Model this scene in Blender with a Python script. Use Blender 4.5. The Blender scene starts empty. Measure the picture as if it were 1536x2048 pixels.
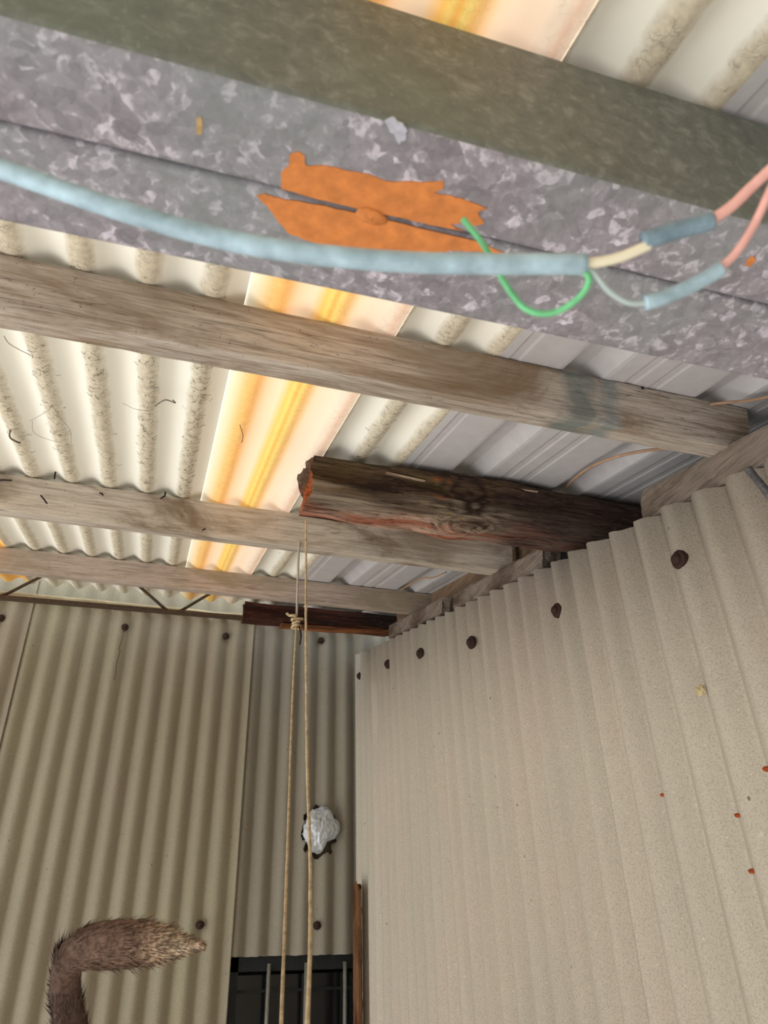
import bpy, bmesh, math, random
from mathutils import Vector, Matrix, noise
random.seed(7)
SC = bpy.context.scene
COL = SC.collection
CZ = 1.70                                  # height of the lens above the floor

# ------------------------------------------------------------------ camera
PITCH, YAW, ROLL = 0.54254, 0.31721, -0.028745
FPX = 1472.08
fw = Vector((math.sin(YAW)*math.cos(PITCH), math.cos(YAW)*math.cos(PITCH), math.sin(PITCH)))
r0 = Vector((math.cos(YAW), -math.sin(YAW), 0)); u0 = r0.cross(fw)
rt = r0*math.cos(ROLL)+u0*math.sin(ROLL); up = -r0*math.sin(ROLL)+u0*math.cos(ROLL)
cam = bpy.data.cameras.new('camera'); cam_o = bpy.data.objects.new('camera', cam); COL.objects.link(cam_o)
cam_o.matrix_world = Matrix(((rt.x, up.x, -fw.x, 0), (rt.y, up.y, -fw.y, 0), (rt.z, up.z, -fw.z, CZ), (0, 0, 0, 1)))
cam.sensor_fit = 'HORIZONTAL'; cam.sensor_width = 36; cam.lens = 36*FPX/1536
cam.clip_start = 0.02; cam.clip_end = 200
cam.dof.use_dof = True; cam.dof.focus_distance = 1.35; cam.dof.aperture_fstop = 13
SC.camera = cam_o

# ------------------------------------------------------------------ sky, sun, exposure
w = bpy.data.worlds.new('sky'); SC.world = w; w.use_nodes = True
bg = w.node_tree.nodes['Background']; bg.inputs[0].default_value = (0.86, 0.94, 1.0, 1); bg.inputs[1].default_value = 1.2
sun = bpy.data.lights.new('sun', 'SUN'); sun.energy = 10.0; sun.angle = math.radians(6); sun.color = (1.0, 0.985, 0.965)
sun_o = bpy.data.objects.new('sun', sun); COL.objects.link(sun_o)
sun_o.rotation_euler = Vector((0.52, -0.30, -0.80)).to_track_quat('-Z', 'Y').to_euler(); sun_o.location = (-3, 3, 6)
SC.view_settings.view_transform = 'Standard'; SC.view_settings.look = 'None'
SC.view_settings.exposure = 0.66; SC.view_settings.gamma = 1; SC.view_settings.use_curve_mapping = False

# ------------------------------------------------------------------ helpers
TR = 0.224670; TT = math.tan(TR); H0 = 0.545      # roof pitch; roof height above the lens at y = 0
def roof_z(y): return H0 + TT*y
def ray(px, py): return rt*((px-768)/FPX) - up*((py-1024)/FPX) + fw
def at_depth(px, py, d): return ray(px, py)*d
def on_y(px, py, y): r = ray(px, py); return r*(y/r.y)
def on_x(px, py, x): r = ray(px, py); return r*(x/r.x)
def on_z(px, py, z): r = ray(px, py); return r*(z/r.z)
def on_roof(px, py, h=H0): r = ray(px, py); return r*(h/(r.z-TT*r.y))
def lin(c):
    c /= 255.0
    return c/12.92 if c <= 0.04045 else ((c+0.055)/1.055)**2.4
def rgb(r, g, b): return (lin(r), lin(g), lin(b), 1)
ORG = {}
def empty(name, loc, parent=None, **tags):
    o = bpy.data.objects.new(name, None); COL.objects.link(o); o.empty_display_size = 0.05
    p = ORG[parent.name] if parent else Vector((0, 0, -CZ))
    o.location = Vector(loc)-p; o.parent = parent; ORG[o.name] = Vector(loc)
    for k, v in tags.items(): o[k] = v
    return o
def mk(name, verts, faces, mat, parent=None, origin=None, smooth=False, cols=None, **tags):
    """one mesh object; verts are metres from the lens, x right along the battens, y away, z up"""
    me = bpy.data.meshes.new(name)
    if origin is None:
        n = len(verts); origin = Vector((sum(v[0] for v in verts)/n, sum(v[1] for v in verts)/n, min(v[2] for v in verts)))
    origin = Vector(origin)
    me.from_pydata([tuple(Vector(v)-origin) for v in verts], [], faces); me.update()
    bm = bmesh.new(); bm.from_mesh(me); bmesh.ops.recalc_face_normals(bm, faces=bm.faces); bm.to_mesh(me); bm.free()
    me.materials.append(mat)
    if smooth: me.polygons.foreach_set('use_smooth', [True]*len(me.polygons))
    if cols:
        a = me.color_attributes.new('tint', 'FLOAT_COLOR', 'POINT')
        a.data.foreach_set('color', [x for c in cols for x in (c[0], c[1], c[2], 1.0)])
    o = bpy.data.objects.new(name, me); COL.objects.link(o)
    p = ORG[parent.name] if parent else Vector((0, 0, -CZ))
    o.location = origin-p; o.parent = parent; ORG[o.name] = origin
    for k, v in tags.items(): o[k] = v
    return o
def box(c0, c1):
    (a, b, c), (d, e, f) = c0, c1
    return [(a, b, c), (d, b, c), (d, e, c), (a, e, c), (a, b, f), (d, b, f), (d, e, f), (a, e, f)], \
           [(0, 3, 2, 1), (4, 5, 6, 7), (0, 1, 5, 4), (1, 2, 6, 5), (2, 3, 7, 6), (3, 0, 4, 7)]
def smooth_path(pts, n=8):
    pts = [Vector(p) for p in pts]; out = []
    for i in range(len(pts)-1):
        a, b, c, d = pts[max(i-1, 0)], pts[i], pts[i+1], pts[min(i+2, len(pts)-1)]
        for k in range(n):
            t = k/n
            out.append(0.5*((2*b)+(c-a)*t+(2*a-5*b+4*c-d)*t*t+(3*b-a-3*c+d)*t**3))
    out.append(pts[-1]); return out
def tube(pts, r, n=8, jit=0.0, cap=True):
    V, F = [], []; N = len(pts); prev = None
    for i, p in enumerate(pts):
        d = (pts[min(i+1, N-1)]-pts[max(i-1, 0)]).normalized()
        if prev is None:
            a = Vector((0, 0, 1)) if abs(d.z) < .9 else Vector((1, 0, 0)); prev = d.cross(a).normalized()
        u = (prev-d*prev.dot(d)).normalized(); v = d.cross(u); prev = u
        rr = r[i] if isinstance(r, (list, tuple)) else r
        for k in range(n):
            q = 2*math.pi*k/n; e = rr*(1+jit*noise.noise(p*90+Vector((math.cos(q), math.sin(q), 0))))
            V.append(p+u*math.cos(q)*e+v*math.sin(q)*e)
    for i in range(N-1):
        for k in range(n): F.append((i*n+k, i*n+(k+1) % n, (i+1)*n+(k+1) % n, (i+1)*n+k))
    if cap: F.append(tuple(range(n))[::-1]); F.append(tuple(range((N-1)*n, N*n)))
    return V, F
def join(*parts):
    V, F = [], []
    for v, f in parts:
        b = len(V); V += list(v); F += [tuple(i+b for i in q) for q in f]
    return V, F

# ------------------------------------------------------------------ materials
class NT:
    def __init__(s, name):
        s.m = bpy.data.materials.new(name); s.m.use_nodes = True; s.t = s.m.node_tree; s.n = s.t.nodes; s.l = s.t.links
        s.b = s.n['Principled BSDF']; s.out = s.n['Material Output']; s.co = s.n.new('ShaderNodeTexCoord').outputs['Object']
    def add(s, k, **kw):
        n = s.n.new(k)
        for a, v in kw.items(): setattr(n, a, v)
        return n
    def put(s, sock, v):
        if isinstance(v, bpy.types.NodeSocket): s.l.new(v, sock)
        elif v is not None: sock.default_value = v
    def mapping(s, scale, loc=(0, 0, 0), vec=None):
        n = s.add('ShaderNodeMapping'); s.put(n.inputs[0], vec or s.co); n.inputs['Scale'].default_value = scale; n.inputs['Location'].default_value = loc; return n.outputs[0]
    def noise(s, vec=None, scale=5, detail=4, rough=.55, dist=0):
        n = s.add('ShaderNodeTexNoise'); s.put(n.inputs['Vector'], vec or s.co)
        n.inputs['Scale'].default_value = scale; n.inputs['Detail'].default_value = detail; n.inputs['Roughness'].default_value = rough; n.inputs['Distortion'].default_value = dist
        return n.outputs[0]
    def voro(s, vec=None, scale=5, feature='F1', out='Distance', rnd=1):
        n = s.add('ShaderNodeTexVoronoi', feature=feature); s.put(n.inputs['Vector'], vec or s.co); n.inputs['Scale'].default_value = scale; n.inputs['Randomness'].default_value = rnd
        return n.outputs[out]
    def ramp(s, fac, stops, interp='LINEAR'):
        n = s.add('ShaderNodeValToRGB'); s.put(n.inputs[0], fac); e = n.color_ramp; e.interpolation = interp
        while len(e.elements) < len(stops): e.elements.new(.5)
        for el, (p, c) in zip(e.elements, stops):
            el.position = p; el.color = c if isinstance(c, tuple) else (c, c, c, 1)
        return n.outputs[0]
    def mix(s, fac, a, b, mode='MIX'):
        n = s.add('ShaderNodeMix', data_type='RGBA', blend_type=mode); s.put(n.inputs[0], fac); s.put(n.inputs[6], a); s.put(n.inputs[7], b); return n.outputs[2]
    def math(s, op, a, b=None, c=None):
        n = s.add('ShaderNodeMath', operation=op); s.put(n.inputs[0], a)
        if b is not None: s.put(n.inputs[1], b)
        if c is not None: s.put(n.inputs[2], c)
        return n.outputs[0]
    def sep(s, vec=None):
        n = s.add('ShaderNodeSeparateXYZ'); s.put(n.inputs[0], vec or s.co); return n.outputs
    def bump(s, h, strength=.3, dist=.002):
        n = s.add('ShaderNodeBump'); n.inputs['Strength'].default_value = strength; n.inputs['Distance'].default_value = dist
        s.put(n.inputs['Height'], h); s.l.new(n.outputs[0], s.b.inputs['Normal']); return n.outputs[0]
    def done(s, col=None, rough=.8, metal=0, spec=.3):
        if col is not None: s.put(s.b.inputs['Base Color'], col)
        s.put(s.b.inputs['Roughness'], rough); s.put(s.b.inputs['Metallic'], metal); s.b.inputs['Specular IOR Level'].default_value = spec
        return s.m

def mat_plain(name, col, rough=.7, metal=0, var=.25, scale=60, spec=.3):
    t = NT(name); n = t.noise(scale=scale, detail=3)
    lo = tuple(c*(1-var) for c in col[:3])+(1,); hi = tuple(min(1, c*(1+var)) for c in col[:3])+(1,)
    t.bump(n, .25, .001)
    return t.done(t.ramp(n, [(.3, lo), (.7, hi)]), rough, metal, spec)

def mat_cement(name, base, warm, cool, seed):
    t = NT(name)
    big = t.noise(t.mapping((1, 1, .45), (seed, 3, 1)), scale=3.2, detail=3)
    streak = t.noise(t.mapping((34, 34, 1.3), (seed, 0, 0)), scale=1, detail=4)
    fine = t.noise(scale=420, detail=2); mid = t.noise(scale=90, detail=3, rough=.7)
    c = t.mix(t.ramp(big, [(.38, 0.0), (.66, 1.0)]), warm, cool)
    c = t.mix(.55, c, base)
    c = t.mix(t.ramp(streak, [(.45, 0.0), (.8, .35)]), c, tuple(x*.72 for x in base[:3])+(1,))
    c = t.mix(t.ramp(fine, [(.34, .55), (.54, 0.0)]), c, tuple(x*.55 for x in base[:3])+(1,))
    c = t.mix(t.ramp(mid, [(.62, 0.0), (.8, .45)]), c, tuple(min(1, x*1.45) for x in base[:3])+(1,))
    sp = t.voro(scale=55); c = t.mix(t.ramp(sp, [(.03, .8), (.07, 0.0)]), c, tuple(min(1, x*1.5) for x in base[:3])+(1,))
    sp2 = t.voro(t.mapping((1, 1, .6), (3, seed, 2)), scale=21); c = t.mix(t.ramp(sp2, [(.025, .8), (.05, 0.0)]), c, rgb(92, 72, 52))
    t.bump(t.math('ADD', fine, mid), .35, .0012)
    return t.done(c, .92, 0, .15)

def mat_wood(name, axis, light, dark, stain, seed, crack=.55, extra=None):
    t = NT(name)
    sc = [1, 1, 1]; sc[axis] = .05
    g = t.mapping(tuple(x*150 for x in sc), (seed*3, seed, 1)); g2 = t.mapping(tuple(x*420 for x in sc), (seed, 2, seed))
    grain = t.noise(g, 1, 5, .65, .6); fine = t.noise(g2, 1, 3, .6)
    c = t.ramp(grain, [(.28, dark), (.5, light), (.75, tuple(min(1, x*1.18) for x in light[:3])+(1,))])
    c = t.mix(t.ramp(fine, [(.34, crack*.75), (.52, 0.0)]), c, dark)
    sb = [9, 9, 9]; sb[axis] = 3.2
    blot = t.noise(t.mapping(tuple(sb), (seed, seed*2, 4)), 1, 5, .62, .8)
    c = t.mix(t.ramp(blot, [(.47, 0.0), (.63, .9)]), c, stain)
    cr = [60, 60, 60]; cr[axis] = 4
    ck = t.noise(t.mapping(tuple(cr), (seed*1.7, 5, seed)), 1, 4, .7, 1.2)
    c = t.mix(t.ramp(ck, [(.29, crack), (.36, 0.0)]), c, rgb(48, 38, 32))
    cq = [170, 170, 170]; cq[axis] = 22
    ch = t.noise(t.mapping(tuple(cq), (seed, 8, seed*2.2)), 1, 3, .7, 2.0); gate = t.ramp(t.noise(scale=17, detail=3), [(.48, 0.0), (.6, 1.0)])
    c = t.mix(t.math('MULTIPLY', t.ramp(ch, [(.30, 1.0), (.40, 0.0)]), t.math('MULTIPLY', gate, crack)), c, rgb(60, 48, 40))
    sp = t.noise(scale=170, detail=2); c = t.mix(t.ramp(sp, [(.68, 0.0), (.76, .55)]), c, rgb(70, 58, 48))
    if extra: c = extra(t, c)
    t.bump(t.math('ADD', t.math('MULTIPLY', grain, 1.0), t.math('MULTIPLY', ck, .6)), .55, .0022)
    return t.done(c, .9, 0, .15)

def mat_tint(name, axis, rough=.9, spec=.15, amt=.45, sc0=150):
    """albedo from the 'tint' attribute with fine grain over it"""
    t = NT(name); a = t.add('ShaderNodeAttribute'); a.attribute_name = 'tint'
    sc = [1, 1, 1]; sc[axis] = .06
    g = t.noise(t.mapping(tuple(x*sc0 for x in sc)), 1, 6, .7, .8); f = t.noise(t.mapping(tuple(x*sc0*3 for x in sc)), 1, 3, .6)
    c = t.mix(t.ramp(g, [(.34, amt*2.0), (.55, 0.0)]), a.outputs['Color'], rgb(34, 24, 20))
    c = t.mix(t.ramp(f, [(.55, 0.0), (.75, amt)]), c, rgb(150, 128, 108))
    t.bump(t.math('ADD', g, f), .8, .004)
    return t.done(c, rough, 0, spec)

# corrugated plastic roofing: thin, lets daylight through
X0R = 0.0055; PR = 0.076
def mat_web():  # dull grey-green zinc; the near face's shade is put into this colour
    t = NT('shade-toned zinc web'); n = t.noise(scale=75, detail=4, rough=.6, dist=.6); m = t.noise(scale=9, detail=3); p = t.noise(scale=210, detail=2)
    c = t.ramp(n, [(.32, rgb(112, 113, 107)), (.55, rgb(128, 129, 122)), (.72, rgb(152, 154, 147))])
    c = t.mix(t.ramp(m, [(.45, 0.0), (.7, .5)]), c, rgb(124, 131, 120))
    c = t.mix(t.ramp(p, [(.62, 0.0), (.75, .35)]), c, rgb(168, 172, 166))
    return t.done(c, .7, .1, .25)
def mat_roof(name, body, stripes=None, lint=1.0, trans=.5):
    t = NT(name); g = t.add('ShaderNodeNewGeometry').outputs['Position']
    x, y, z = t.sep(g)
    ph = t.math('MULTIPLY', t.math('SUBTRACT', x, X0R), 2*math.pi/PR)
    ridge = t.math('MULTIPLY_ADD', t.math('COSINE', ph), .5, .5)              # 1 on the lowest line of each corrugation
    n1 = t.noise(g, 26, 5, .6, .4); wob = t.math('ADD', ridge, t.math('MULTIPLY', t.math('SUBTRACT', n1, .5), .55))
    rm = t.ramp(wob, [(.55, 0.0), (.88, 1.0)])
    v1 = t.noise(g, 5, 3)
    c = t.mix(.25, body, rgb(250, 246, 236))
    if stripes: c = t.ramp(x2 := t.math('MULTIPLY_ADD', x, 1/stripes[1], -stripes[0]/stripes[1]), stripes[2])
    dust = t.mix(t.ramp(t.noise(g, 110, 4, .7), [(.35, 0.0), (.65, 1.0)]), rgb(218, 202, 170), rgb(176, 158, 128))
    hv = t.add('ShaderNodeVectorMath', operation='ADD'); t.put(hv.inputs[0], g)
    nn = t.add('ShaderNodeTexNoise'); t.put(nn.inputs['Vector'], g); nn.inputs['Scale'].default_value = 60; nn.inputs['Detail'].default_value = 3
    ms = t.add('ShaderNodeVectorMath', operation='SCALE'); t.put(ms.inputs[0], nn.outputs['Color']); ms.inputs['Scale'].default_value = .022
    t.put(hv.inputs[1], ms.outputs[0])
    hair = t.voro(hv.outputs[0], 95, 'DISTANCE_TO_EDGE')
    hm = t.math('MULTIPLY', t.ramp(hair, [(.02, 1.0), (.06, 0.0)]), t.ramp(t.noise(g, 42, 3), [(.47, 0.0), (.56, 1.0)]))
    c1 = t.mix(t.math('MULTIPLY', rm, .8*lint), c, dust)
    c1 = t.mix(t.math('MULTIPLY', t.math('MULTIPLY', hm, t.ramp(ridge, [(.55, 0.0), (.8, 1.0)])), .45*lint), c1, rgb(84, 72, 58))
    # fibres dull the sheet where dirt has settled
    tl = t.add('ShaderNodeBsdfTranslucent'); t.put(tl.inputs[0], c1)
    df = t.add('ShaderNodeBsdfDiffuse'); t.put(df.inputs[0], c1)
    fac = t.math('MULTIPLY', t.math('SUBTRACT', 1.0, t.math('MULTIPLY', rm, .55*lint)), trans)
    mx = t.add('ShaderNodeMixShader'); t.put(mx.inputs[0], fac); t.l.new(df.outputs[0], mx.inputs[1]); t.l.new(tl.outputs[0], mx.inputs[2])
    t.l.new(mx.outputs[0], t.out.inputs[0])
    return t.m

def mat_galv():
    t = NT('galvanised steel')
    n0 = t.add('ShaderNodeTexNoise'); t.put(n0.inputs['Vector'], t.co); n0.inputs['Scale'].default_value = 70; n0.inputs['Detail'].default_value = 2
    sc = t.add('ShaderNodeVectorMath', operation='SCALE'); t.put(sc.inputs[0], n0.outputs['Color']); sc.inputs['Scale'].default_value = .012
    ad = t.add('ShaderNodeVectorMath', operation='ADD'); t.put(ad.inputs[0], t.co); t.put(ad.inputs[1], sc.outputs[0])
    cell = t.sep(t.voro(ad.outputs[0], 120, out='Color')); cell2 = t.sep(t.voro(ad.outputs[0], 260, out='Color'))
    v2 = t.noise(scale=60, detail=4, rough=.6, dist=.8); v3 = t.noise(scale=16, detail=3)
    k = t.math('ADD', t.math('MULTIPLY', cell[0], .42), t.math('MULTIPLY', v2, .75)); k = t.math('ADD', k, t.math('MULTIPLY', cell2[1], .18)); k = t.math('ADD', k, t.math('MULTIPLY', v3, .25))
    c = t.ramp(t.math('MULTIPLY', k, .75), [(.36, rgb(130, 124, 131)), (.56, rgb(150, 143, 151)), (.70, rgb(168, 160, 170)), (.77, rgb(208, 199, 212)), (.90, rgb(232, 224, 238))])
    c = t.mix(t.ramp(t.noise(scale=6, detail=2), [(.42, 0.0), (.66, .5)]), c, rgb(140, 150, 150))
    t.bump(v2, .08, .0006)
    return t.done(c, .62, .1, .3)

M_GALV = mat_galv()
M_WALLR = mat_cement('cement sheet beige', rgb(202, 190, 174), rgb(206, 187, 173), rgb(193, 187, 169), 2.0)
M_WALLB = mat_cement('cement sheet olive', rgb(164, 154, 134), rgb(156, 142, 127), rgb(168, 162, 132), 5.0)
M_WALLB2 = mat_cement('cement sheet grey', rgb(156, 148, 134), rgb(148, 139, 127), rgb(160, 153, 136), 8.0)
CREAM = rgb(250, 246, 234)
M_ROOF = mat_roof('cream roof plastic', CREAM, None, .85, .004)
AMB = (0.040, 0.21, [(0.0, rgb(250, 244, 228)), (.07, rgb(250, 236, 206)), (.17, rgb(254, 200, 112)), (.235, rgb(252, 184, 96)), (.31, rgb(248, 214, 176)), (.42, rgb(252, 228, 196)),
        (.475, rgb(255, 206, 116)), (.50, rgb(255, 224, 122)), (.525, rgb(255, 186, 70)), (.55, rgb(255, 224, 120)), (.59, rgb(254, 196, 106)), (.68, rgb(251, 224, 190)), (.88, rgb(246, 226, 208)), (.92, rgb(236, 196, 172)), (1.0, rgb(248, 238, 222))])
M_AMBER = mat_roof('amber roof plastic', rgb(255, 200, 110), AMB, .30, .10)
AMB2 = (-0.65, 0.22, [(0.0, rgb(250, 214, 170)), (.5, rgb(255, 196, 110)), (1.0, rgb(255, 190, 96))])
M_AMBER2 = mat_roof('amber roof plastic aged', rgb(255, 200, 110), AMB2, .12, .10)
M_METAL = mat_plain('white painted roof steel', rgb(206, 202, 204), .5, .1, .05, 40)
def blue_smear(t, c):
    x, y, z = t.sep(); d = t.math('ABSOLUTE', t.math('SUBTRACT', x, .512)); d = t.math('ADD', t.math('MULTIPLY', d, 12.0), t.noise(scale=38, detail=4))
    c = t.mix(t.ramp(d, [(.62, .75), (1.25, 0.0)]), c, rgb(108, 120, 118))
    d2 = t.math('MULTIPLY', t.math('ABSOLUTE', t.math('SUBTRACT', x, .56)), 22.0); d2 = t.math('ADD', d2, t.noise(scale=60, detail=3))
    return t.mix(t.ramp(d2, [(.55, .55), (1.0, 0.0)]), c, rgb(112, 132, 140))
M_BAT1 = mat_wood('grey weathered timber', 0, rgb(196, 184, 172), rgb(134, 119, 106), rgb(134, 112, 88), 1.3, .8, blue_smear)
M_BAT2 = mat_wood('pale weathered timber', 0, rgb(200, 188, 174), rgb(150, 136, 122), rgb(124, 104, 84), 4.1, .5)
M_BAT3 = mat_wood('pinkish weathered timber', 0, rgb(190, 172, 160), rgb(140, 122, 110), rgb(150, 136, 116), 7.7, .45)
M_PLATE = mat_wood('brown plate timber', 1, rgb(140, 126, 114), rgb(94, 82, 72), rgb(84, 66, 54), 2.9, .6)
M_ROT = mat_tint('rotten timber', 0)
M_RUST = mat_plain('rusted bolt iron', rgb(58, 40, 33), .85, .1, .45, 300)
M_NAIL = mat_plain('dark nail iron', rgb(44, 36, 32), .7, .3, .3, 300)
M_PRIMER = mat_plain('orange primer paint', rgb(216, 134, 74), .75, 0, .2, 70)
M_LATT = mat_plain('brown painted lattice steel', rgb(84, 68, 54), .7, .2, .25, 120)

# ------------------------------------------------------------------ setting: ground
v, f = box((-9, -6, -CZ-.1), (5, 3.5, -CZ))
M_FLOOR = mat_plain('concrete ground', rgb(190, 188, 184), .9, 0, .12, 6)
mk('floor', v, f, M_FLOOR, origin=(0, 0, -CZ), kind='structure')

# ------------------------------------------------------------------ corrugated sheets
def sheet(O, U, V, N, u0, u1, v0, v1, pitch, amp, ph, thick, per=12, nv=6, hole=None, edge=0.0, prof=None, crest=0.0):
    """corrugated sheet; v0, v1 may be functions of u"""
    O, U, V, N = Vector(O), Vector(U), Vector(V), Vector(N)
    if prof is None:
        n = max(2, int(round((u1-u0)/pitch*per))); us = [u0+(u1-u0)*i/n for i in range(n+1)]
        hs = [amp*((1-crest)*math.cos(2*math.pi*(u-ph)/pitch)+crest*(2*abs(math.cos(math.pi*(u-ph)/pitch))**.8-1)) for u in us]
    else: us, hs = zip(*prof)
    f0 = v0 if callable(v0) else (lambda u: v0); f1 = v1 if callable(v1) else (lambda u: v1)
    verts, faces = [], []; nu = len(us)
    for L in range(2 if thick else 1):
        for i, u in enumerate(us):
            a, b = f0(u), f1(u)
            if edge: b += edge*noise.noise(Vector((u*55, 3.1, O.x+O.y))) ; a += edge*noise.noise(Vector((u*55, 9.1, O.x+O.y)))
            for j in range(nv+1):
                verts.append(O+U*u+V*(a+(b-a)*j/nv)+N*(hs[i]-L*thick))
    def idx(L, i, j): return L*nu*(nv+1)+i*(nv+1)+j
    keep = {}
    for i in range(nu-1):
        for j in range(nv):
            if hole:
                um = (us[i]+us[i+1])/2; vm = f0(um)+(f1(um)-f0(um))*(j+.5)/nv
                if hole(um, vm): continue
            keep[(i, j)] = 1
            for L in range(2 if thick else 1):
                q = (idx(L, i, j), idx(L, i+1, j), idx(L, i+1, j+1), idx(L, i, j+1)); faces.append(q if L == 0 else q[::-1])
    if thick:
        for (i, j) in keep:
            for (di, dj, a, b) in ((-1, 0, (i, j), (i, j+1)), (1, 0, (i+1, j), (i+1, j+1)), (0, -1, (i, j), (i+1, j)), (0, 1, (i, j+1), (i+1, j+1))):
                if (i+di, j+dj) not in keep: faces.append((idx(0, *a), idx(0, *b), idx(1, *b), idx(1, *a)))
    return verts, faces

# back wall: three sheets; the right hand one ends above the window
PW = 0.0713; AW = 0.0100; YB = 2.70
wall_back = empty('wall_back', (0, YB, -CZ), kind='structure', label='far wall of corrugated cement sheets')
def bs(u0, u1, v0, v1, dy, mat, nv=6, hole=None, ph=0.352):
    v, f = sheet((0, YB-.008+dy, 0), (1, 0, 0), (0, 0, 1), (0, -1, 0), u0, u1, v0, v1, PW, AW, ph, .006, nv=nv, hole=hole, edge=.003, per=24 if hole else 14, crest=.55)
    return mk('corrugated_sheet', v, f, mat, wall_back, smooth=True)
HX, HZ = 0.613, 0.375
def in_hole(u, v):
    a = math.atan2(v-HZ, u-HX); r = math.hypot((u-HX-.006)/.060, (v-HZ)/.082)
    return r < 1+.42*noise.noise(Vector((math.cos(a)*2.3, math.sin(a)*2.3, 4)))+.12*noise.noise(Vector((math.cos(a)*5, math.sin(a)*5, 1)))
bs(.330, .790, .008, 1.95, .010, M_WALLB2, nv=420, hole=in_hole)
bs(-.462, .3415, -CZ, 1.95, 0, M_WALLB)
bs(-2.80, -.4485, -CZ, 1.95, -.008, M_WALLB)
bs(.775, 1.60, -CZ, 1.95, .018, M_WALLB2)

mk('backing_sheet', *box((.35, 2.722, .02), (.77, 2.726, .98)), mat_plain('brown backing paper', rgb(96, 82, 64), .9, 0, .2, 30), wall_back)
# right wall: three sheets with a top cut parallel to the roof
XR = 0.742
wall_right = empty('wall_right', (XR, 1.0, -CZ), kind='structure', label='right wall of corrugated beige cement sheets')
def rs(u0, u1, dx, ph):
    v, f = sheet((XR+dx, 0, 0), (0, 1, 0), (0, 0, 1), (-1, 0, 0), u0, u1, -CZ, lambda u: .414+.2255*u, PW, AW*1.1, ph, .006, nv=6, edge=.003, per=16, crest=.6)
    return mk('corrugated_sheet', v, f, M_WALLR, wall_right, smooth=True)
rs(-.62, .325, .007, .310)
rs(.300, 1.095, 0, .310)
rs(1.062, 2.685, .0075, .310)

def bolt(c, n, parent, r=.013, seed=0):
    c, n = Vector(c), Vector(n); a = n.orthogonal().normalized(); b = n.cross(a)
    def lathe(prof, wob):
        V, F = [], []; K = 20
        for (rr, hh) in prof:
            for k in range(K):
                q = 2*math.pi*k/K; e = rr*(1+wob*noise.noise(Vector((math.cos(q)*2, math.sin(q)*2, seed))))
                V.append(c+(a*math.cos(q)+b*math.sin(q))*e+n*hh)
        for i in range(len(prof)-1):
            for k in range(K): F.append((i*K+k, i*K+(k+1) % K, (i+1)*K+(k+1) % K, (i+1)*K+k))
        F.append(tuple(range((len(prof)-1)*K, len(prof)*K))); return V, F
    o = mk('bolt', *lathe([(r*.62, .002), (r*.66, .006), (r*.5, .0095), (r*.22, .011)], .06), M_RUST, parent, origin=c, smooth=True)
    mk('washer', *lathe([(r, -.006), (r*1.02, .0015), (r*.92, .0035), (r*.6, .004)], .09), M_RUST, o, origin=c, smooth=True)
for i, p in enumerate([(2, 1236), (250, 1254), (452, 1272), (642, 1281), (400, 1850), (634, 1851)]):
    q = on_y(p[0], p[1], YB-.0155+(.01 if p[0] > 500 else 0)); bolt(q, (0, -1, 0), wall_back, .0125, i)
for i, (p, r) in enumerate([((719, 1352), .014), ((775, 1328), .0155), ((840, 1307), .016), ((942, 1285), .016), ((1114, 1221), .0145), ((1358, 1119), .0145)]):
    bolt(on_x(p[0], p[1], XR-.0105+(.0065 if p[0] < 1130 else 0)), (-1, 0, 0), wall_right, r, i+9)

# timber / dim space behind the right wall and behind the window
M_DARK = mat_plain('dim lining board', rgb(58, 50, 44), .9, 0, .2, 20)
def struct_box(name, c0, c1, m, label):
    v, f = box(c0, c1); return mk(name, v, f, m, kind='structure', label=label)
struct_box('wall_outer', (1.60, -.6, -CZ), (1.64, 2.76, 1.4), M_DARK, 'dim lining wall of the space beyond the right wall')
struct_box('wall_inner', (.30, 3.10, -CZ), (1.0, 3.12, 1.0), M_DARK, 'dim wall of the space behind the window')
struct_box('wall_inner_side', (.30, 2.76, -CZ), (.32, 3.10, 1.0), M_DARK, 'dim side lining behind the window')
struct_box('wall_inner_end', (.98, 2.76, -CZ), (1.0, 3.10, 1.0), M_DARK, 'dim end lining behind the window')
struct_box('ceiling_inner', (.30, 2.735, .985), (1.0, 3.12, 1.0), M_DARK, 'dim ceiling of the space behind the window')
# unseen screen added behind the lens to shade and green-tint the beam's near face
v, f = sheet((0, -1.9, 0), (1, 0, 0), (0, 0, 1), (0, 1, 0), -4.5, 4.5, -CZ, .55, PR*2, .012, 0, .004, per=6, nv=1)
shade_wall_front = empty('shade_wall_front', (0, -1.9, -CZ), kind='structure', label='added unseen green corrugated screen shading the steel beam')
mk('shade_screen_sheet', v, f, mat_plain('green shade screen paint', rgb(72, 84, 75), .8, 0, .15, 5), shade_wall_front, smooth=True)
# unseen wall added left behind the lens, shading the floor and the beam
shade_wall_left = empty('shade_wall_left', (-1.3, -1.0, -CZ), kind='structure', label='added unseen corrugated wall shading the floor behind the lens')
v, f = sheet((-1.32, 0, 0), (0, 1, 0), (0, 0, 1), (1, 0, 0), -1.88, -.62, -CZ, .34, PW, AW, .3, .006, per=8, nv=2)
mk('corrugated_sheet', v, f, M_WALLB2, shade_wall_left, smooth=True)  # sheet of the added unseen shade wall
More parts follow.
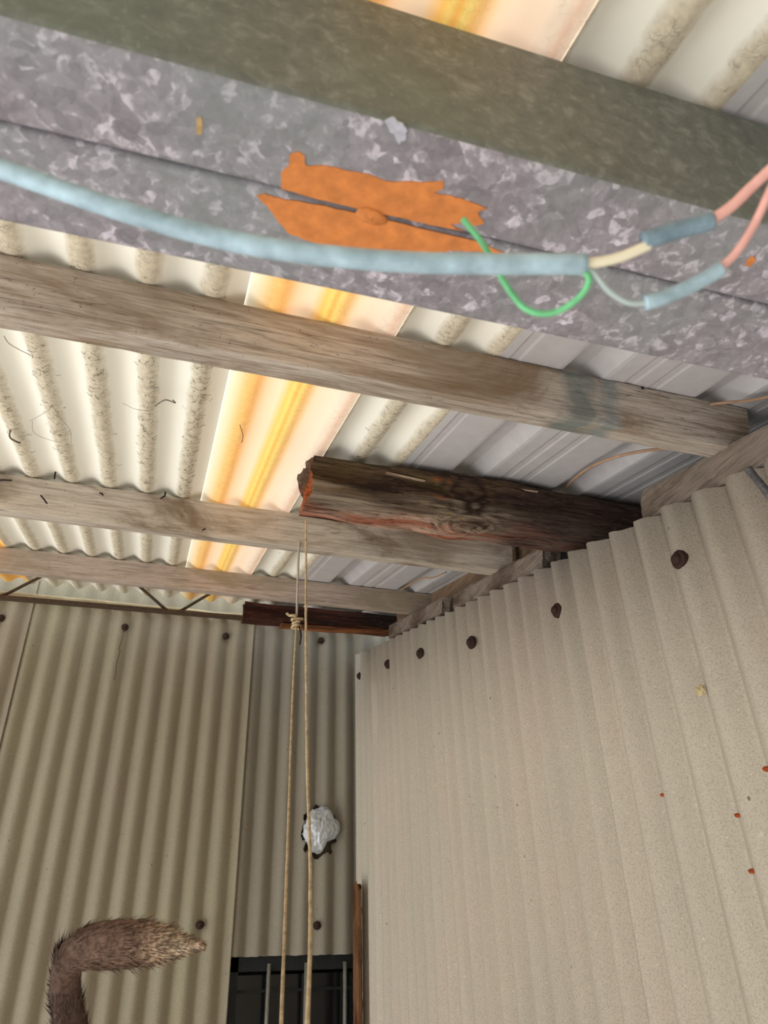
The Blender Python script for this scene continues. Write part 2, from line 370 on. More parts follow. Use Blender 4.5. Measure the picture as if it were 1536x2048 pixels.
# ------------------------------------------------------------------ roof
ceiling = empty('ceiling', (0, 1.2, H0+.25), kind='structure', label='sloping lean-to roof of corrugated sheets')
AR = .0100; RU = (0, math.cos(TR), math.sin(TR)); RN = (0, math.sin(TR), -math.cos(TR))
YE = 2.56
def rsheet(name, u0, u1, lift, mat, y0=-.75, y1=YE):
    c = AR*1.0+lift
    O = Vector((0, 0, H0))-Vector(RN)*c
    v, f = sheet(O, (1, 0, 0), RU, RN, u0, u1, y0/math.cos(TR), y1/math.cos(TR), PR, AR, X0R, 0, per=16, nv=24, edge=.002)
    return mk(name, v, f, mat, ceiling, smooth=True)
rsheet('cream_roof_sheet', -.452, .0455, .0, M_ROOF)
rsheet('amber_roof_sheet', .0435, .2455, .0012, M_AMBER)
rsheet('cream_roof_sheet', .2440, .395, .0, M_ROOF)
rsheet('amber_roof_sheet', -.655, -.440, .0012, M_AMBER2)
rsheet('cream_roof_sheet', -1.28, -.640, .0, M_ROOF)
# pressed steel sheet with raised ribs
def steel_profile(x):
    out = [(.378, -.002)]
    k = .488
    while k < 1.66:
        fl = k-.058
        out += [(fl-.026, 0), (fl-.022, -.0014), (fl-.012, -.0014), (fl-.008, 0), (k-.006, 0), (k, -.001), (k+.010, -.024), (k+.045, -.024), (k+.066, -.001), (k+.072, 0), (k+.098, 0), (k+.102, -.0014), (k+.112, -.0014), (k+.116, 0)]
        k += .222
    return sorted(out)
v, f = sheet(Vector((0, 0, H0)), (1, 0, 0), RU, RN, 0, 0, -.75/math.cos(TR), YE/math.cos(TR), 1, 0, 0, .0007, nv=4, prof=steel_profile(0))
mk('white_steel_roof_sheet', v, f, M_METAL, ceiling)
# ------------------------------------------------------------------ timbers
def timber(O, U, V, W, L, dv, dw, ns, step, disp=None, colf=None, ragged=(0, 0), rnd=.003):
    """beam with cross section dv x dw swept along U; disp(s, a, b, n) moves a skin point, a, b in 0..1"""
    O, U, V, W = Vector(O), Vector(U).normalized(), Vector(V).normalized(), Vector(W).normalized()
    na, nb = max(2, int(dv/step)), max(2, int(dw/step)); ring = []
    for i in range(na): ring.append((i/na, 0, 0, -1))
    for j in range(nb): ring.append((1, j/nb, 1, 0))
    for i in range(na): ring.append((1-i/na, 1, 0, 1))
    for j in range(nb): ring.append((0, 1-j/nb, -1, 0))
    K = len(ring); verts, cols, faces = [], [], []
    for i in range(ns+1):
        s = L*i/ns
        for (a, b, nx, ny) in ring:
            n = V*nx+W*ny
            pa, pb = a*dv, b*dw
            ca = min(a, 1-a)*dv; cb = min(b, 1-b)*dw
            if max(ca, cb) < rnd:      # ease the arris
                k = (rnd-max(ca, cb))*.45; pa += k*(1 if a < .5 else -1)*(1 if ny else .8); pb += k*(1 if b < .5 else -1)*(1 if nx else .8)
            p = O+U*s+V*pa+W*pb
            if disp: p = p+disp(s, a, b, n, p)
            if ragged[0] and i <= 3: p = p+U*ragged[0]*(1-i/4)*noise.noise(p*34+Vector((3, 1, 2)))*1.5
            if ragged[1] and i >= ns-3: p = p+U*ragged[1]*(1-(ns-i)/4)*noise.noise(p*55)*1.6
            verts.append(p)
            if colf: cols.append(colf(s, a, b, nx, ny, p))
    for i in range(ns):
        for k in range(K): faces.append((i*K+k, i*K+(k+1) % K, (i+1)*K+(k+1) % K, (i+1)*K+k))
    for (base, sg) in ((0, 1), (ns*K, -1)):      # end grain: rings shrinking to the middle
        prev = base; ctr = sum((verts[base+k] for k in range(K)), Vector())/K
        for q in (.66, .33):
            st = len(verts)
            for k in range(K):
                p = ctr+(verts[base+k]-ctr)*q
                p = p+U*sg*(ragged[0] if sg > 0 else ragged[1])*(.6+.9*noise.noise(p*70))
                verts.append(p)
                if colf: cols.append(colf(0 if sg > 0 else L, .5, .5, 0, 0, p))
            for k in range(K): faces.append((prev+k, prev+(k+1) % K, st+(k+1) % K, st+k))
            prev = st
        faces.append(tuple(prev+k for k in range(K)))
    return verts, faces, (cols if colf else None)
RVd = Vector((0, math.cos(TR), math.sin(TR))); RWd = Vector((0, -math.sin(TR), math.cos(TR)))
def bat_disp(seed, amp=.0012, edge=.0016):
    def f(s, a, b, n, p):
        d = amp*noise.noise(Vector((p.x*9+seed, p.y*70, p.z*70)))
        if min(a, 1-a) < .12 and min(b, 1-b) < .12: d -= edge*max(0, noise.noise(Vector((p.x*28+seed*3, seed, 0))))*2
        return n*d
    return f
def batten(y, h, d, x0, x1, mat, seed, label, ns=420):
    O = Vector((x0, y, roof_z(y)-.0012))-RWd*h
    v, f, c = timber(O, (1, 0, 0), RVd, RWd, x1-x0, d, h, ns, .006, bat_disp(seed), rnd=.0025)
    return mk('roof_batten', v, f, mat, None, origin=(0, y, roof_z(y)-h), label=label, category='batten', group='timber battens under the roof')
b1 = batten(.664, .072, .044, -1.22, .80, M_BAT1, 1, 'thick grey timber roof batten with blue smear, nearest behind the steel beam')
b2 = batten(1.427, .080, .045, -1.22, .80, M_BAT2, 2, 'pale timber roof batten with nails, second from the steel beam')
b3 = batten(2.055, .068, .045, -1.22, .86, M_BAT3, 3, 'pinkish worn timber roof batten farthest from the steel beam')
# bent nails in the middle batten
for (px, py, ln, a) in [(8, 962, .030, .05), (88, 1000, .026, -.9), (203, 989, .011, -.8), (325, 996, .008, .5), (110, 952, .014, 1.55), (330, 990, .01, 1.5), (408, 1060, .006, .2)]:
    q = on_y(px, py, 1.425+.228*.02); q.y -= .002
    e = Vector((math.cos(a)*ln/2, -.003, -math.sin(a)*-1*ln/2))
    mk('nail', *tube([q-e, q+Vector((0, -.002, 0)), q+e], .0017, 6), M_NAIL, b2)
for (px, py) in [(668, 938), (700, 812), (1283, 778)][2:]:
    q = on_y(px, py, .668); mk('nail', *tube([q, q+Vector((0, -.003, 0))], .0028, 8), M_RUST, b1)

# galvanised beam: two lipped channels toe to toe
ZB = .447; BA = -.0147
BU = Vector((math.cos(BA), math.sin(BA), 0)); BV = Vector((-math.sin(BA), math.cos(BA), 0))
BO = Vector((0, .2525, ZB))
beam = empty('steel_beam', (0, .32, ZB), label='mottled galvanised steel box beam in the foreground with orange primer patch', category='steel beam')
def channel(y0, y1, flip):
    r = .008; t = .0022; Hh = .150; lip = .022
    W = y1-y0; P = []
    def arc(cx, cy, rr, a0, a1, n=6): return [(cx+rr*math.cos(a0+(a1-a0)*i/n), cy+rr*math.sin(a0+(a1-a0)*i/n)) for i in range(n+1)]
    pi = math.pi
    outer = [(W, lip)]+arc(W-.006, .006, .006, 0, -pi/2)+arc(r, r, r, -pi/2, -pi)+arc(r, Hh-r, r, pi, pi/2)+arc(W-.004, Hh-.004, .004, pi/2, 0)+[(W, Hh-lip)]
    inner = [(W-t, Hh-lip)]+[(W-t-.001, Hh-t-.001)]+arc(r, Hh-r, r-t, pi/2, pi)+arc(r, r, r-t, pi, 3*pi/2)+[(W-t-.001, t+.001), (W-t, lip)]
    P = outer+inner; V, F = [], []; n = len(P); xs = [-1.22+1.945*i/10 for i in range(11)]
    for x in xs:
        for (a, b) in P:
            yy = y1-a if flip else y0+a
            V.append(BO+BU*x+BV*yy+Vector((0, 0, b)))
    for i in range(len(xs)-1):
        for k in range(n): F.append((i*n+k, i*n+(k+1) % n, (i+1)*n+(k+1) % n, (i+1)*n+k))
    F.append(tuple(range(n))); F.append(tuple(range(n*(len(xs)-1), n*len(xs))))
    return V, F
for (a, b, fl) in ((0, .0672, False), (.0682, .146, True)):
    v, f = channel(a, b, fl); o = mk('channel', v, f, M_GALV, beam, smooth=True)
    o.modifiers.new('edges', 'EDGE_SPLIT').split_angle = math.radians(40)
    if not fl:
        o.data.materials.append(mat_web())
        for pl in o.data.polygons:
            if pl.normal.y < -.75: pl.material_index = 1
def paint(px, name, n=5, amp=.0011, th=.0007):
    P = [on_z(x, y, ZB) for x, y in px]; Q = []
    for i in range(len(P)):
        a, b = P[i], P[(i+1) % len(P)]
        for k in range(n):
            q = a.lerp(b, k/n); e = (b-a).cross(Vector((0, 0, 1))).normalized()*amp*noise.noise(q*420)*(1 if k else 0)
            q = q+e; Q.append(Vector((q.x, q.y, ZB)))
    m = len(Q); V = [q+Vector((0, 0, .0002)) for q in Q]+[q-Vector((0, 0, th)) for q in Q]
    F = [tuple(range(m)), tuple(range(m, 2*m))[::-1]]+[(k, (k+1) % m, m+(k+1) % m, m+k) for k in range(m)]
    return mk(name, V, F, M_PRIMER, beam, label='orange primer paint')
paint([(563, 377), (562, 345), (580, 325), (578, 308), (595, 302), (610, 310), (612, 330), (650, 330), (700, 342), (740, 348), (775, 362), (850, 364), (888, 360), (885, 378), (868, 384), (920, 395), (975, 416), (955, 424),
       (968, 446), (945, 452), (930, 444), (900, 448), (925, 462), (860, 449), (787, 432), (680, 408)], 'primer_patch')
paint([(513, 391), (530, 386), (548, 394), (600, 402), (690, 420), (790, 443), (880, 465), (950, 481), (1010, 505), (960, 503), (900, 500), (850, 508), (768, 506), (690, 500), (620, 482), (575, 465), (555, 440), (535, 412)], 'primer_patch')
paint([(1494, 520), (1505, 510), (1512, 520), (1500, 532), (1490, 530)], 'primer_patch', 3, .0004)
sm = paint([(770, 241), (785, 233), (806, 246), (814, 262), (811, 280), (797, 288), (789, 270), (778, 258)], 'zinc_smear', 4, .0012, .0009); sm.data.materials[0] = mat_plain('bright zinc smear', rgb(206, 206, 222), .35, .3, .2, 200); sm['label'] = 'bright silvery smear'
rm_ = paint([(393, 236), (402, 232), (406, 250), (402, 270), (392, 268)], 'rust_mark', 4, .0006, .0004); rm_.data.materials[0] = mat_plain('ochre rust mark', rgb(188, 158, 110), .8, 0, .2, 150); rm_['label'] = 'small ochre rust mark'
# weld lump over the seam
V, F = [], []
wc = on_z(742, 431, ZB)
for i in range(9):
    th = math.pi/2*i/8
    for k in range(22):
        q = 2*math.pi*k/22; r = math.sin(th)*(1+.25*noise.noise(Vector((math.cos(q)*2.5, math.sin(q)*2.5, i*.4))))
        V.append(wc+Vector((.0115*r*math.cos(q), .0065*r*math.sin(q), -.0042*math.cos(th)*(1+.3*noise.noise(Vector((q, i, 2)))))))
for i in range(8):
    for k in range(22): F.append((i*22+k, i*22+(k+1) % 22, (i+1)*22+(k+1) % 22, (i+1)*22+k))
mk('weld_bead', V, F, M_PRIMER, beam, smooth=True)

# ------------------------------------------------------------------ rotten rafters
def rot_fn(seed, knots, deep):
    def warp(p):
        dz = 0
        for (kx, ky, kr, ks) in knots:
            d = ((p.x-kx)/kr)**2+((p.y-ky)/(kr*.8))**2; dz += ks*math.exp(-d)
        return dz
    def disp(s, a, b, n, p):
        wz = warp(p)
        q = Vector((p.x*5+seed, (p.y+wz*.6)*75, (p.z+wz)*75))
        g = noise.noise(q)*.6+noise.noise(q*2.1)*.3+noise.noise(Vector((p.x*14, q.y*2.6, q.z*2.6)))*.25
        ridge = 1-abs(noise.noise(Vector((p.x*3.2+seed*2, q.y*.55, q.z*.55))))*2
        d = deep*(g*.9-max(0, ridge-.55)*1.6)
        d += deep*1.6*noise.noise(Vector((p.x*11+seed, p.y*16, p.z*16)))
        v = n*d
        if n.y < -.5 or (n.y*n.y < .3 and a < .1):         # hollow along the upper front
            k = math.exp(-((b-.72)/.26)**2)*math.exp(-((s)/.34)**2); v += Vector((0, .020*k, 0))
        v += n*wz*.25
        kd = math.hypot((p.x-.520)*.62, p.y-1.085)
        if knots and kd < .05: v += n*(.004*math.sin(kd*420)*(1-kd/.05)+.007*(1-kd/.05))
        return v
    return disp, warp
KN = [(.50, 1.085, .045, .030), (.40, 1.13, .06, -.010)]
dispA, warpA = rot_fn(2.0, KN, .0056)
def lerp3(a, b, t): t = max(0, min(1, t)); return tuple(a[i]+(b[i]-a[i])*t for i in range(3))
RB = rgb(94, 73, 60)[:3]; RG = rgb(158, 141, 123)[:3]; RR = rgb(176, 112, 88)[:3]; RO = rgb(186, 98, 52)[:3]; RK = rgb(46, 34, 32)[:3]; RP = rgb(200, 170, 150)[:3]; RM = rgb(78, 58, 56)[:3]
def colA(s, a, b, nx, ny, p):
    wz = warpA(p); n1 = noise.noise(Vector((p.x*7, (p.y+wz)*55, (p.z+wz)*55))); n2 = noise.noise(Vector((p.x*13+4, p.y*20, p.z*20)))
    kd = math.hypot((p.x-.520)*.62, p.y-1.085)
    if kd < .05 and nx <= 0:
        kk = min(1, (.05-kd)/.025); n1 = n1*(1-kk)+kk*.8*math.sin(kd*520+3*n2)
    c = lerp3(RB, RG, .30+n1*.7)
    if nx == -1:                                    # front face
        c = lerp3(lerp3(RB, rgb(112, 92, 62)[:3], .3+n2), RK, max(0, .25-n1))
        if b < .35: c = lerp3(c, RG, .5+n1)
    if ny == -1 or (nx == 0 and ny == 0):
        k = max(0, min(1, (a-.22+.35*n2)*3)); c = lerp3(lerp3(RG, RB, .25-n1*1.1), lerp3(RR, RP, .4+n1*1.3), k)
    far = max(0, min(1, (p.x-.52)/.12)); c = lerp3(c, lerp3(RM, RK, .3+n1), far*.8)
    for (x, y, z, r, cc) in ((.50, 1.09, .70, .020, RO), (.455, 1.05, .755, .016, RO), (.462, 1.06, .715, .014, RO), (.53, 1.06, .70, .02, rgb(158, 144, 128)[:3]), (.43, 1.07, .70, .03, rgb(138, 112, 66)[:3])):
        d = math.sqrt(((p.x-x)/2.4)**2+((p.y-y)*1.5)**2+((p.z-z)*1.5)**2)/r
        n3 = noise.noise(Vector((p.x*22, (p.y+wz)*150, (p.z+wz)*150)))
        if d < 1.6: c = lerp3(c, cc, (.75-d+1.0*n1+1.3*n3)*1.1)
    if nx == 0 and ny == 0 and s == 0: c = lerp3(RB, RO, .3+n2*1.3+.25)
    return c
def rafter(y0, x0, x1, d, h, drop, disp, colf, ns, step, rag, label):
    O = Vector((x0, y0, roof_z(y0)-drop-h))
    v, f, c = timber(O, (1, 0, 0), (0, 1, .10), (0, -.06, 1), x1-x0, d, h, ns, step, disp, colf, rag, .006)
    return mk('rotten_rafter', v, f, M_ROT, None, origin=(x0, y0, O.z), smooth=False, cols=c, label=label, category='rafter', group='rotten rafter ends')
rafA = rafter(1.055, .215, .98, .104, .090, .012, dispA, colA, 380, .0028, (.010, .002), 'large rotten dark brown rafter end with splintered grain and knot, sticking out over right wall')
def sliver(name, pxs, y, wd, m):
    P = [on_y(a, b, y) for a, b in pxs]; n = len(P); V, F = [], []
    for i, p in enumerate(P):
        k = wd*math.sin(math.pi*(i+.35)/(n-.3)); V += [p+Vector((0, 0, k)), p-Vector((0, 0, k)), p+Vector((0, .006, 0)), p-Vector((0, .003, 0))]
    for i in range(n-1):
        b = i*4
        for (c, d) in ((0, 3), (3, 1), (1, 2), (2, 0)): F.append((b+c, b+d, b+4+d, b+4+c))
    F += [(0, 2, 1, 3), (4*n-4, 4*n-2, 4*n-3, 4*n-1)]
    return mk(name, V, F, m, rafA)
M_SPL = mat_wood('pale splinter timber', 0, rgb(190, 170, 148), rgb(150, 126, 104), rgb(150, 120, 96), 5.5, .2)
M_SPR = mat_wood('orange splinter timber', 0, rgb(178, 96, 56), rgb(120, 64, 40), rgb(104, 56, 40), 5.9, .3)
sliver('splinter', [(772, 945), (800, 951), (830, 958), (850, 962)], 1.060, .0025, M_SPL)
sliver('splinter', [(1030, 976), (1050, 981), (1075, 984)], 1.052, .003, M_SPL)
sliver('splinter', [(895, 955), (915, 958), (940, 960)], 1.056, .0045, M_SPR)
sliver('splinter', [(880, 990), (895, 994), (905, 1000)], 1.056, .004, M_SPR)
dispB, warpB = rot_fn(6.0, [], .0035)
def colB(s, a, b, nx, ny, p):
    n1 = noise.noise(Vector((p.x*6, p.y*60, p.z*60))); c = lerp3(rgb(88, 48, 40)[:3], rgb(58, 36, 32)[:3], .4+n1)
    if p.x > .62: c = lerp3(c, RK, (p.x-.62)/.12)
    return c
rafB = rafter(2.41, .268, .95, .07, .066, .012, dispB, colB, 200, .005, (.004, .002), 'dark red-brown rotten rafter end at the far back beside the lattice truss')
v, f, c = timber((.40, 2.405, 1.006), (1, 0, .02), (0, 1, 0), (0, 0, 1), .40, .05, .018, 160, .004, rot_fn(9, [], .0022)[0], lambda s, a, b, nx, ny, p: lerp3(rgb(176, 108, 58)[:3], rgb(104, 62, 40)[:3], .45+noise.noise(Vector((p.x*6, p.y*60, p.z*60)))), (.006, .006), .004)
mk('split_strip', v, f, M_ROT, rafB, cols=c, label='orange-brown split strip along the bottom')

# ------------------------------------------------------------------ lattice truss along the back wall
YT = 2.40
truss = empty('lattice_truss', (-.3, YT, 1.0), label='small brown steel lattice truss with zigzag rod under the far roof end', category='truss')
def chord(zl, zr): return box((-1.2, YT-.012, 0), (.76, YT+.012, .007)) 
for (z0, z1) in ((.999, 1.013),):
    v, f = box((-1.2, YT-.014, 0), (.262, YT+.014, .008)); v = [(a, b, c+z0+(z1-z0)*(a+.6)/1.3) for a, b, c in v]
    mk('chord', v, f, M_LATT, truss)
for xc in (-1.054, -.5125, .029):
    P = [(-.124, 1.094), (-.075, 1.0565), (-.026, 1.019), (0, 1.0095), (.026, 1.019), (.072, 1.0565), (.118, 1.094)]
    mk('web_rod', *tube(smooth_path([Vector((xc+a, YT, z)) for a, z in P], 5), .0052, 8), M_LATT, truss, smooth=True)
# pale ledge strip on the wall just above the truss chord
M_PALE = mat_wood('pale strip timber', 0, rgb(206, 190, 158), rgb(160, 142, 112), rgb(150, 130, 100), 3.3, .25)
v, f, c = timber((-1.2, 2.640, 1.124), (1, 0, 0), (0, 1, 0), (0, 0, 1), 1.98, .048, .008, 200, .004, lambda s, a, b, n, p: Vector((0, 0, .004*noise.noise(Vector((s*9, 2, 1))))))
mk('timber_strip', v, f, M_PALE, None, label='thin pale timber strip along the far wall behind the truss', category='timber strip')

# ------------------------------------------------------------------ wall plates on the right wall
def plate(y0, y1, x0, wd, lo, hi, mat, label, seed, rag=.004):
    O = Vector((x0, y0, .414+.2255*y0+lo)); U = Vector((0, math.cos(.2218), math.sin(.2218)))
    W = Vector((0, -math.sin(.2218), math.cos(.2218)))
    v, f, c = timber(O, U, (1, 0, 0), W, (y1-y0)/math.cos(.2218), wd, hi-lo, 120, .006, bat_disp(seed, .002, .003), None, (rag, rag))
    return mk('wall_plate', v, f, mat, None, label=label, category='timber', group='timber plates on the right wall')
plate(-.55, .895, .757, .045, .004, .062, M_PLATE, 'grey-brown timber wall plate on right wall, between thick batten and large rotten rafter', 1)
plate(1.235, 1.72, .757, .045, .003, .055, M_PLATE, 'grey-brown timber plate on right wall just behind the large rotten rafter', 5)
plate(1.80, 2.30, .757, .045, .012, .060, M_PLATE, 'short timber plate on right wall below the farthest batten end', 9)
v, f, c = timber((.83, 1.30, .75), (0, 1, .2285), (1, 0, 0), (0, 0, 1), 1.15, .02, .13, 90, .008, bat_disp(4, .001, .002))
M_BOARD = mat_wood('brown lining board', 1, rgb(140, 116, 94), rgb(98, 78, 62), rgb(96, 74, 58), 6.1, .3)
mk('lining_board', v, f, M_BOARD, None, label='brown timber board standing behind the wall plates under the steel roof', category='board')

# ------------------------------------------------------------------ window at the bottom
M_FRAME = mat_plain('black window frame', rgb(34, 36, 38), .5, 0, .2, 80)
M_BAR = mat_plain('grey window bar', rgb(150, 148, 138), .45, .4, .15, 120)
win = empty('window_1', (.54, 2.74, -1.0), kind='structure', label='dark barred window under the grey sheet')
WX0, WX1, WZ0, WZ1 = .335, .775, -1.0, .008
for c0, c1 in (((WX0, 2.715, WZ1-.040), (WX1, 2.755, WZ1)), ((WX0, 2.715, WZ0), (WX1, 2.755, WZ0+.04)), ((WX0, 2.715, WZ0), (WX0+.035, 2.755, WZ1)), ((WX1-.02, 2.715, WZ0), (WX1, 2.755, WZ1))):
    mk('window_frame', *box(c0, c1), M_FRAME, win)
gl = mat_plain('dark glass', rgb(20, 22, 24), .12, 0, .1, 20, .5)
mk('pane', *box((WX0+.035, 2.752, WZ0+.04), (WX1-.02, 2.756, WZ1-.05)), gl, win)
for z in (-.083, -.36, -.64):
    mk('louvre_rail', *box((WX0+.035, 2.744, z-.006), (WX1-.02, 2.751, z+.002)), M_FRAME, win)
for px in (537, 612, 690):
    q = on_y(px, 1960, 2.705)
    mk('bar', *tube([Vector((q.x, 2.706, WZ0)), Vector((q.x, 2.706, WZ1-.020))], .0062, 10), M_BAR, win, smooth=True)
# brown corner batten beside the window
v, f, c = timber((.708, 2.545, -CZ), (0, .0, 1), (1, 0, 0), (0, 1, 0), CZ+.20, .017, .055, 160, .004, bat_disp(8, .0015, .003), None, (.0, .02), .003)
M_SLAT = mat_wood('reddish slat timber', 2, rgb(128, 90, 62), rgb(84, 56, 38), rgb(74, 46, 30), 1.9, .4)
mk('corner_slat', v, f, M_SLAT, None, label='narrow reddish brown timber slat standing in the wall corner beside the window', category='slat')

# ------------------------------------------------------------------ crumpled foil plug
V, F = [], []
for i in range(41):
    th = math.pi*i/40
    for k in range(64):
        q = 2*math.pi*k/64; d = Vector((math.sin(th)*math.cos(q), -math.cos(th), math.sin(th)*math.sin(q)))
        cr = .98+noise.noise(d*1.6+Vector((1, 7, 2)))*.16-abs(noise.noise(d*2.6))*.22-abs(noise.noise(d*5.2+Vector((4, 1, 2))))*.20+.04*noise.noise(d*14)
        cr -= .30*max(0, min(1, (-d.z-.35)*3))*max(0, min(1, (d.x-.1)*3))
        V.append(Vector((HX+.006, YB-.012, HZ+.004))+Vector((d.x*.066*cr, d.y*.034*cr, d.z*.078*cr)))
for i in range(40):
    for k in range(64): F.append((i*64+k, i*64+(k+1) % 64, (i+1)*64+(k+1) % 64, (i+1)*64+k))
M_FOIL = mat_plain('crumpled foil', rgb(205, 208, 212), .42, .25, .08, 90)
mk('foil_plug', V, F, M_FOIL, None, smooth=True, label='crumpled silver foil plugging a hole in the far wall', category='foil')

# ------------------------------------------------------------------ cords
M_CORD = mat_plain('tan twine', rgb(190, 168, 134), .85, 0, .3, 140)
M_CORDW = mat_plain('pale cord', rgb(178, 168, 158), .8, 0, .15, 140)
def cordpath(lst): return [at_depth(x, y, d) for x, y, d in lst]
c1 = cordpath([(612, 1040, 1.235), (612, 1140, 1.16), (612, 1240, 1.09), (613, 1400, .98), (615, 1550, .88), (620, 1700, .78), (621, 1800, .715), (620, 1900, .65), (615, 2048, .56)])
e = (c1[-1]-c1[-2]).normalized(); tz = (-CZ+.004-c1[-1].z)/e.z
c1 += [c1[-1]+e*tz*.5, c1[-1]+e*tz]
pc = empty('pull_cord', c1[-1], label='tan cord hanging from the splintered end of the large rotten rafter', category='cord', group='hanging cords')
mk('cord', *tube(smooth_path(c1, 10), .0019, 7, .25), M_CORD, pc, smooth=True)
c2 = cordpath([(599, 1085, 1.66), (597, 1112, 1.64), (595, 1180, 1.60), (593, 1245, 1.57), (590, 1300, 1.50), (585, 1400, 1.38), (575, 1700, 1.03), (570, 1850, .88), (562, 2048, .72)])
e = (c2[-1]-c2[-2]).normalized(); tz = (-CZ+.004-c2[-1].z)/e.z
c2 += [c2[-1]+e*tz*.5, c2[-1]+e*tz]
pc2 = empty('pull_cord', c2[-1], label='knotted tan cord hanging behind the pale batten, left of the other cord', category='cord', group='hanging cords')
mk('cord', *tube(smooth_path(c2[3:], 10), .0021, 7, .25), M_CORD, pc2, smooth=True)
mk('cord_upper', *tube(smooth_path(c2[:4], 8), .0026, 7, .1), M_CORDW, pc2, smooth=True, label='pale grey upper length')
kn = c2[3]; random.seed(3)
kp = [kn+Vector((.010*math.cos(i*2.3)*(1+.3*math.sin(i)), .008*math.sin(i*2.3), -.013+.0026*i)) for i in range(11)]+[kn+Vector((-.016, 0, .014)), kn+Vector((-.022, 0, .02))]
mk('knot', *tube(smooth_path(kp, 5), .0032, 7, .3), M_CORD, pc2, smooth=True)
mk('knot_tail', *tube(smooth_path([kn+Vector((.004, -.004, -.006)), kn+Vector((.010, -.004, -.03)), kn+Vector((.008, -.004, -.05))], 5), .0016, 6, .3), M_NAIL, pc2, smooth=True)

# thread hanging from a wall bolt
tp = [on_y(x, y, YB-.03) for x, y in ((248, 1254), (245, 1275), (238, 1298), (240, 1302), (234, 1325), (231, 1350), (228, 1360))]
mk('hanging_thread', *tube(smooth_path(tp, 5), .0011, 5), mat_plain('brown thread', rgb(72, 58, 46), .9), None, label='thin dark thread dangling from a bolt on the far wall', category='thread')

# ------------------------------------------------------------------ electrical cable in front of the beam
M_SHEATH = mat_plain('grey-blue cable sheath', rgb(168, 192, 206), .5, 0, .3, 55)
M_SLEEVE = mat_plain('blue-grey sleeve', rgb(128, 150, 165), .5, 0, .25, 90)
M_PINK = mat_plain('pink wire insulation', rgb(246, 186, 178), .45, 0, .08, 60)
M_IVORY = mat_plain('ivory core insulation', rgb(250, 240, 214), .4, 0, .04, 60)
M_GREEN = mat_plain('green wire insulation', rgb(118, 200, 142), .45, 0, .15, 90)
M_GREYW = mat_plain('grey wire', rgb(184, 198, 198), .5, 0, .1, 60)
cab = empty('electrical_cable', at_depth(768, 530, .36), label='sagging blue-grey electrical cable with stripped pink, ivory and green wires below the steel beam', category='cable')
D = .36
mp = [Vector((-1.2, .33, .43)), Vector((-.8, .325, .41))]+[at_depth(x, y, d) for x, y, d in ((-420, 270, .41), (-140, 300, .385), (0, 338, .37), (110, 376, .365), (240, 420, .36), (400, 467, .36), (560, 500, .36), (768, 522, .36), (950, 528, .36), (1172, 528, .36))]
mk('cable_sheath', *tube(smooth_path(mp, 10), .0052, 14, .05), M_SHEATH, cab, smooth=True)
def wire(name, lst, r, m, **k): return mk(name, *tube(smooth_path([at_depth(*q) for q in lst], 8), r, 10), m, cab, smooth=True, **k)
wire('ivory_core', [(1160, 527, D), (1200, 524, D), (1245, 513, D), (1298, 490, D)], .0026, M_IVORY)
wire('sleeve', [(1286, 482, D), (1350, 462, D), (1424, 443, D)], .0046, M_SLEEVE)
wire('pink_wire', [(1410, 448, D), (1460, 415, D), (1500, 377, D), (1560, 320, D), (1680, 200, D+.02), (1800, 40, D+.04)], .0027, M_PINK)
wire('grey_wire', [(1165, 532, D), (1190, 550, D), (1220, 584, D), (1262, 607, D), (1310, 602, D), (1340, 590, D)], .0014, M_GREYW)
wire('sleeve', [(1290, 606, D), (1330, 594, D), (1390, 568, D), (1442, 538, D)], .0038, M_SHEATH)
wire('pink_wire', [(1432, 543, D), (1470, 508, D), (1508, 450, D), (1545, 370, D), (1600, 250, D+.02), (1700, 60, D+.04)], .0021, M_PINK)
wire('green_wire', [(1165, 538, D), (1178, 562, D), (1155, 598, D+.005), (1105, 626, D+.01), (1052, 618, D+.012), (1012, 570, D+.014), (985, 520, D+.016), (960, 480, D+.018), (926, 438, D+.02)], .0017, M_GREEN)

# thin roof wires
M_BWIRE = mat_plain('brown roof wire', rgb(172, 138, 112), .6, 0, .15, 60)
def roofwire(lst, r, label):
    P = [on_roof(x, y, H0-.006-g) for x, y, g in lst]
    mk('roof_wire', *tube(smooth_path(P, 8), r, 8), M_BWIRE, None, smooth=True, label=label, category='wire', group='thin brown wires under the steel roof')
roofwire([(1130, 975, -.02), (1150, 957, .0), (1180, 935, .004), (1225, 916, .006), (1280, 903, .006), (1345, 896, .004), (1420, 890, .0)], .0028, 'thin brown wire under the steel roof, between thick batten and large rotten rafter')
roofwire([(1400, 812, -.004), (1440, 806, .004), (1490, 802, .006), (1545, 792, .006), (1620, 775, .006)], .0024, 'thin brown wire under the steel roof, above the thick batten end')
roofwire([(800, 1180, -.004), (822, 1168, .0), (845, 1157, .004), (868, 1155, .004), (892, 1144, .0)], .0026, 'thin wire under the steel roof in the far bay, between pale and pinkish battens')

# galvanised hook rod at the right edge
hp = [at_depth(x, y, d) for x, y, d in ((1497, 938, .80), (1510, 955, .79), (1524, 972, .775), (1545, 1000, .76), (1575, 1050, .75), (1600, 1120, .745))]
mk('hook_rod', *tube(smooth_path(hp, 6), .0042, 10, .1), mat_plain('pitted grey rod', rgb(104, 102, 104), .5, .4, .4, 260), None, smooth=True, label='short pitted grey metal rod leaning over the right wall top', category='rod')

